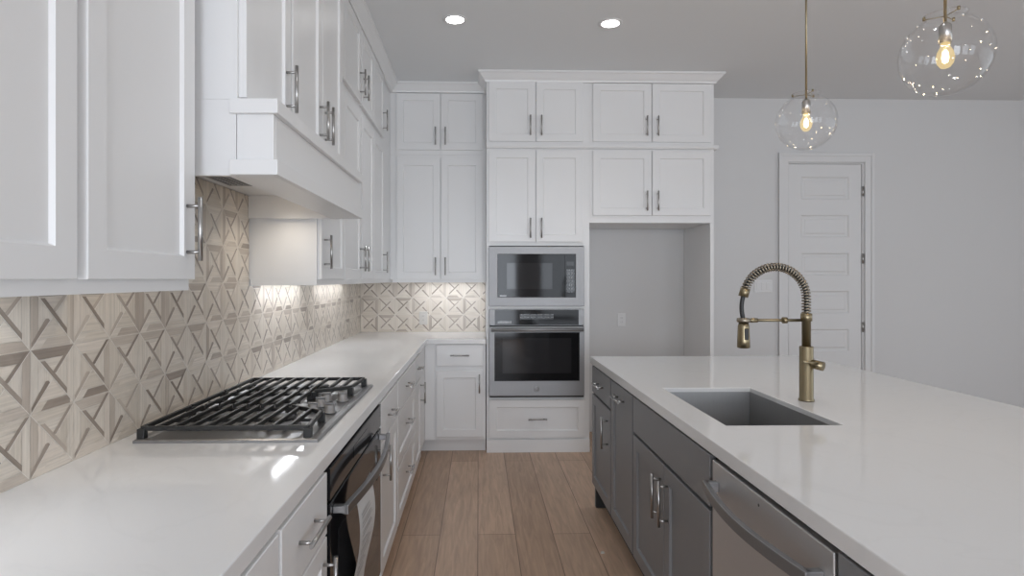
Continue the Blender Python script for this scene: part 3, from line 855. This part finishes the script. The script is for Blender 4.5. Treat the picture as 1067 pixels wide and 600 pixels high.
# ------------------------------------------------------------------ the island
FI = Face('-X', .712); ID = .60; ZI = .13
IG = 'charcoal cabinets in the island'
def isl(name, label, a0, a1, fr, **k):
    return cabinet(name, label, FI, a0, a1, ZI, .8735, ID, fr, M['charcoal'], IG, toe=M['toe'], box=M['inner'], **k)
def end_foot(t):
    MB().box(.714, .7715, 3.640, 3.661, 0, .1295).build('toe_return', M['toe'], t)
    MB().box(.7125, 1.312, 3.6625, 3.674, .0, .8735).build('end_panel', M['charcoal'], t)
isl('base_cabinet', 'charcoal island cabinet with drawer over door, at the far end', 3.142, 3.662,
    [('drawer', 3.150, 3.655, .708, .864, {'h': (3.40, .785, False), 'L': .17}), ('door', 3.150, 3.655, .15, .695, {'h': (3.215, .565, True), 'L': .17})], extra=end_foot)
isl('base_cabinet', 'narrow charcoal island pull-out cabinet with one tall front, second from the far end', 2.690, 3.141,
    [('door', 2.698, 3.134, .15, .864, {'h': (2.915, .805, False), 'L': .17})])
def sinkbase(t):
    m = MB(); y0, y1 = 1.772, 2.689
    m.box(.712, .73, y0, y1, .13, .8735); m.box(.712, 1.312, y0, y0+.018, .13, .8735); m.box(.712, 1.312, y1-.018, y1, .13, .8735)
    m.box(.73, 1.312, y0+.018, y1-.018, .13, .15); m.box(1.294, 1.312, y0+.018, y1-.018, .15, .8735)
    m.build('carcass', M['inner'], t)
    MB().box(.772, 1.312, y0, y1, 0, .1295).build('toe_board', M['toe'], t)
isl('sink_cabinet', 'charcoal double-door sink cabinet with a blank front under the island sink', 1.772, 2.689,
    [('false_front', 1.786, 2.682, .708, .864, {'flat': True}), ('door', 1.786, 2.228, .15, .695, {'h': (2.188, .567, True), 'L': .17}),
     ('door', 2.234, 2.682, .15, .695, {'h': (2.274, .567, True), 'L': .17})], carcass=False, extra=sinkbase)
isl('base_cabinet', 'charcoal island cabinet beside the dishwasher, nearest the camera', .35, 1.150, [('drawer', .36, 1.142, .708, .864), ('door', .36, 1.142, .15, .695)])
# panelled back of the island carrying the overhang
m = MB(); m.box(1.313, 1.62, .35, 3.674, 0, .8735); tag(m.build('island_back', M['charcoal'], bevel=.002), 'charcoal panelled back of the island beneath the overhang', 'island panel')

def dishwasher():
    y0, y1 = 1.156, 1.766; xf = .692
    t = thing('dishwasher', (1.0, 1.461, 0), 'stainless dishwasher with a bowed bar handle, built into the island', 'dishwasher')
    MB().box(.73, 1.30, y0+.004, y1-.004, .10, .866).build('tub', M['toe'], t)
    m = MB(); m.box(xf, .7295, y0, y1, .135, .857); d = m.build('dishwasher_door', M['steel_lightened'], t, bevel=.003)
    h = MB(); pts = []; ya, yb, zc = y0+.03, y1-.03, .790
    for k in range(25):
        s = k/24; pts.append((xf-.032-.030*math.sin(PI*s), ya+(yb-ya)*s, zc))
    h.bar(pts, .016, .030)
    for yy in (ya+.010, yb-.010): h.box(xf-.034, xf+.0002, yy-.010, yy+.010, zc-.015, zc+.015)
    h.build('handle', M['steel'], d, bevel=.002)
    l = MB(); l.lathe((xf-.0006, 1.47, .832), [(.004, 0), (.004, .0007)], 12, axis='X'); l.build('indicator', M['toe'], d)
    MB().box(.775, 1.28, y0+.004, y1-.004, 0, .0995).build('kick_plate', M['toe'], t)
dishwasher()

def sink():
    t = thing('sink', (1.0, 2.278, .66), 'rectangular undermount stainless sink in the island top', 'sink')
    m = MB(); r0 = .004
    def r(i, z): return [(SX0+i, SY0+i, z), (SX1-i, SY0+i, z), (SX1-i, SY1-i, z), (SX0+i, SY1-i, z)]
    m.loops([r(.0012, .896), r(.0024, .8965), r(.0045, .675), r(.018, .662), r(.15, .658)], False, False, False)
    m.add(r(.15, .658), [(0, 1, 2, 3)])
    m.loops([r(.0012, .896), r(.0016, .655), r(.16, .652)], False, False, False)
    m.add(r(.16, .652), [(0, 1, 2, 3)])
    m.build('basin', M['sink'], t)
    d = MB(); d.lathe((.998, 2.278, .6582), [(.056, 0), (.056, .003), (.042, .004), (.038, .0015), (.001, .0015)], 24); d.build('drain', M['steel'], t)
sink()

def faucet():
    X, Y, Z = 1.285, 2.328, .9145
    t = thing('kitchen_faucet', (X, Y, Z), 'champagne bronze spring pull-down faucet behind the island sink', 'faucet')
    m = MB(); m.lathe((X, Y, Z), [(.029, 0), (.029, .006), (.0255, .010), (.0255, .210), (.024, .213), (.018, .213)], 28); m.build('body', M['brass'], t)
    m = MB(); m.lathe((X, Y, Z+.2132), [(.0165, 0), (.0165, .098), (.021, .099), (.021, .128), (.016, .130)], 24); m.build('riser', M['brass'], t)
    # lever on the side: stub cylinder towards the right, thin arm to the left
    m = MB(); m.tube([(X+.008, Y-.012, Z+.148), (X+.040, Y-.050, Z+.140)], .0175, 20); lv = m.build('lever', M['brass'], t)
    m = MB(); m.tube([(X+.026, Y-.044, Z+.150), (X-.050, Y-.062, Z+.162)], .005, 10); m.build('lever_arm', M['brass'], lv)
    # arc of hose wrapped by the spring
    C = []; cx, cz, R = X-.124, Z+.400, .124
    zs = Z+.343
    for k in range(4): C.append((X, Y, zs+(cz-zs)*k/4))
    for k in range(31):
        a = PI*(k/30)*.925; C.append((cx+R*math.cos(a), Y, cz+R*math.sin(a)*1.0))
    end = C[-1]
    hs = [end]
    HX, HZ = 1.036, Z+.312
    for k in range(1, 11):
        s = k/10; hs.append((end[0]+(HX-end[0])*s-.010*math.sin(PI*s), Y, end[2]+(HZ-end[2])*s))
    m = MB(); m.tube(C, .0085, 10); m.tube(hs, .0085, 10); m.build('hose', M['rubber'], t)
    # helix
    P = [Vector(p) for p in C]; L = [0]
    for i in range(1, len(P)): L.append(L[-1]+(P[i]-P[i-1]).length)
    tot = L[-1]; turns = 36; n = turns*12; H = []
    for k in range(n+1):
        s = tot*k/n; i = max(j for j in range(len(L)) if L[j] <= s+1e-9); i = min(i, len(P)-2)
        f = (s-L[i])/(L[i+1]-L[i]); p = P[i].lerp(P[i+1], f); tg = (P[i+1]-P[i]).normalized()
        u = Vector((0, 1, 0)); w = tg.cross(u); q = 2*PI*turns*k/n
        H.append(p+(u*math.cos(q)+w*math.sin(q))*.0148)
    m = MB(); m.tube(H, .0031, 6); m.build('spring', M['dbrass'], t)
    e = Vector(end); tg = (P[-1]-P[-2]).normalized()
    m = MB(); m.tube([e-tg*.012, e+tg*.022], .0185, 16); m.build('spring_collar', M['brass'], t)
    # support arm with a joint, clip ring and the spray head
    za = Z+.315
    m = MB(); m.tube([(X-.01, Y, za), (HX+.02, Y, za)], .0058, 10); m.tube([(X-.094, Y, za), (X-.078, Y, za)], .0125, 14); m.tube([(HX+.018, Y, za), (HX+.055, Y, za)], .009, 12)
    m.build('support_arm', M['brass'], t)
    m = MB(); m.lathe((HX, Y, za-.008), [(.024, 0), (.026, .008), (.024, .017), (.010, .018)], 20); m.build('holder_ring', M['dbrass'], t)
    m = MB(); m.lathe((HX, Y, za-.1085), [(.018, 0), (.0245, .003), (.0235, .030), (.0215, .085), (.018, .1)], 22); sp = m.build('spray_head', M['brass'], t)
    m = MB(); m.box(HX+.0-.006, HX+.010, Y-.0255, Y-.019, za-.075, za-.03); m.build('spray_button', M['rubber'], sp, bevel=.003)
faucet()

# ------------------------------------------------------------------ pendants and downlights
def pendant(y, label):
    X, Z, R = 1.372, 2.049, .118
    t = thing('pendant_light', (X, y, Z-R), label, 'pendant light', 'glass globe pendants over the island')
    a = .35
    g = MB(); prof = []
    top = .42
    for k in range(0, 23):
        q = PI - (PI-top)*k/22; prof.append((R*math.sin(q), R*math.cos(q)))
    prof += [(R*math.sin(top)+.001, R*math.cos(top)+.006), (R*math.sin(top)+.008, R*math.cos(top)+.012)]
    vs = []; seg = 40
    rings = [[(X+max(r, 1e-4)*math.cos(2*PI*k/seg), y+max(r, 1e-4)*math.sin(2*PI*k/seg), Z+h) for k in range(seg)] for r, h in prof]
    inner = [[(X+max(r-.0025, 1e-4)*math.cos(2*PI*k/seg), y+max(r-.0025, 1e-4)*math.sin(2*PI*k/seg), Z+h*(1 - .0025/R)) for k in range(seg)] for r, h in prof]
    g.loops(rings + inner[::-1], False, False, True)
    gl = g.build('glass_globe', M['glass'], t)
    rr = random.Random(int(y*100)); b = MB()
    for k in range(46):
        ct = rr.uniform(-.95, .85); ph = rr.uniform(0, 2*PI); st = math.sqrt(1-ct*ct); q = R-.0012
        c = (X+q*st*math.cos(ph), y+q*st*math.sin(ph), Z+q*ct); s = rr.uniform(.0014, .0030)
        b.lathe(c, [(0, -s), (s*.7, -s*.7), (s, 0), (s*.7, s*.7), (0, s)], 6)
    bo = b.build('seed_bubbles', M['bubble'], gl); bo['kind'] = 'stuff'
    m = MB(); m.tube([(X, y, Z+.095), (X, y, ZC-.024)], .0042, 10); m.build('rod', M['brass'], t)
    m = MB(); m.lathe((X, y, ZC-.0255), [(.06, .025), (.06, .008), (.054, 0), (.004, 0)], 28); m.build('canopy', M['brass'], t)
    m = MB(); m.lathe((X, y, Z+.036), [(.0165, 0), (.0165, .050), (.012, .056), (.0045, .062)], 20); m.build('socket', M['nickel'], t)
    # spider: three arms from the rod to the glass lip
    m = MB()
    for k in range(3):
        q = 2*PI*k/3+.5; rl = R*math.sin(top)+.003
        m.tube([(X, y, Z+R*math.cos(top)+.007), (X+rl*math.cos(q), y+rl*math.sin(q), Z+R*math.cos(top)+.007)], .0016, 6)
        m.lathe((X+rl*math.cos(q), y+rl*math.sin(q), Z+R*math.cos(top)+.004), [(.004, 0), (.004, .01)], 8)
    m.build('spider', M['brass'], t)
    m = MB(); m.lathe((X, y, Z-.036), [(0, -.004), (.012, 0), (.0205, .012), (.0235, .028), (.020, .046), (.0125, .060), (.0115, .0715)], 24)
    bu = m.build('bulb', M['bulb'], t)
    m = MB(); m.lathe((X, y, Z-.024), [(0, 0), (.007, .004), (.0095, .016), (.0075, .032), (.003, .040), (0, .042)], 12)
    m.build('filament', M['filament'], bu)
    lamp('bulb_glow', 'POINT', (X, y, Z-.055), 3.0, (1, .74, .42), (0, 0, 0), .02, t)
pendant(1.735, 'clear seeded glass globe pendant hanging nearest the camera, cut by the frame top')
pendant(2.487, 'clear seeded glass globe pendant hanging in front of the grey wall near the door')

def downlight(x, y, label):
    t = thing('downlight', (x, y, ZC), label, 'ceiling light', 'recessed downlights')
    m = MB(); prof = [(.078, -.0005), (.078, -.004), (.072, -.007), (.058, -.006), (.056, -.0035), (.056, -.0005)]
    seg = 36; rings = [[(x+r*math.cos(2*PI*k/seg), y+r*math.sin(2*PI*k/seg), ZC+h) for k in range(seg)] for r, h in prof]
    m.loops(rings, True, False, True); m.build('trim_ring', M['trim'], t)
    m = MB(); m.lathe((x, y, ZC), [(.0555, -.0005), (.0555, -.005), (.03, -.008), (.001, -.009)], 32); m.build('lens', M['can'], t)
    lamp('downlight_beam', 'SPOT', (x, y, ZC-.02), 14, (.955, .985, 1.03), (0, 0, 0), .05, t, 2.1)
downlight(-.152, 3.845, 'round recessed ceiling light, the left of two, above the aisle')
downlight(.853, 3.877, 'round recessed ceiling light, the right of two, above the island end')

# ------------------------------------------------------------------ outlets, switches, the chip on the floor
def plate(name, label, cat, F, a, z, w, h, kind, gangs=1, mat='plastic'):
    t = thing(name, F(a, z, 0), label, cat)
    m = MB(); e = .002
    def rect(i, n): return [F(a-w/2+i, z-h/2+i, n), F(a+w/2-i, z-h/2+i, n), F(a+w/2-i, z+h/2-i, n), F(a-w/2+i, z+h/2-i, n)]
    m.loops([rect(0, .0004), rect(0, .003), rect(.003, .006)], False, True, False); m.build('cover_plate', M[mat], t)
    for g in range(gangs):
        c = a+(g-(gangs-1)/2)*.046
        r = MB(); p, q = F(c-.0165, z-.033, .0062), F(c+.0165, z+.033, .0095)
        r.box(min(p.x, q.x), max(p.x, q.x), min(p.y, q.y), max(p.y, q.y), p.z, q.z)
        o = r.build('rocker' if kind == 'switch' else 'socket_face', M[mat], t, bevel=.0015)
        if kind == 'outlet':
            s = MB()
            for dz in (.018, -.018):
                for da in (-.006, .006):
                    p, q = F(c+da-.0012, z+dz-.005, .0096), F(c+da+.0012, z+dz+.005, .0099)
                    s.box(min(p.x, q.x), max(p.x, q.x), min(p.y, q.y), max(p.y, q.y), p.z, q.z)
            s.build('slots', M['slot'], o)
FW = Face('-Y', YB)
plate('light_switch', 'wide white switch plate on the grey wall left of the door', 'switch', FW, 2.61, 1.325, .165, .115, 'switch', 3)
plate('wall_outlet', 'white outlet on the wall inside the empty refrigerator bay', 'outlet', FW, 1.302, 1.02, .075, .118, 'outlet')
plate('wall_outlet', 'white outlet set in the short tiled stretch beside the wall oven', 'outlet', Face('-Y', YB-.0118), -.50, 1.04, .075, .118, 'outlet', 1, 'almond')
m = MB(); m.add([(.618, 3.03, .0005), (.640, 3.035, .0005), (.634, 3.06, .0005), (.620, 3.05, .0005), (.622, 3.034, .006), (.636, 3.037, .007), (.632, 3.055, .005), (.623, 3.048, .006)],
      [(0, 1, 2, 3), (4, 5, 6, 7), (0, 1, 5, 4), (1, 2, 6, 5), (2, 3, 7, 6), (3, 0, 4, 7)])
tag(m.build('wood_chip', M['chip']), 'tiny pale chip lying on the wood floor beside the island', 'debris')
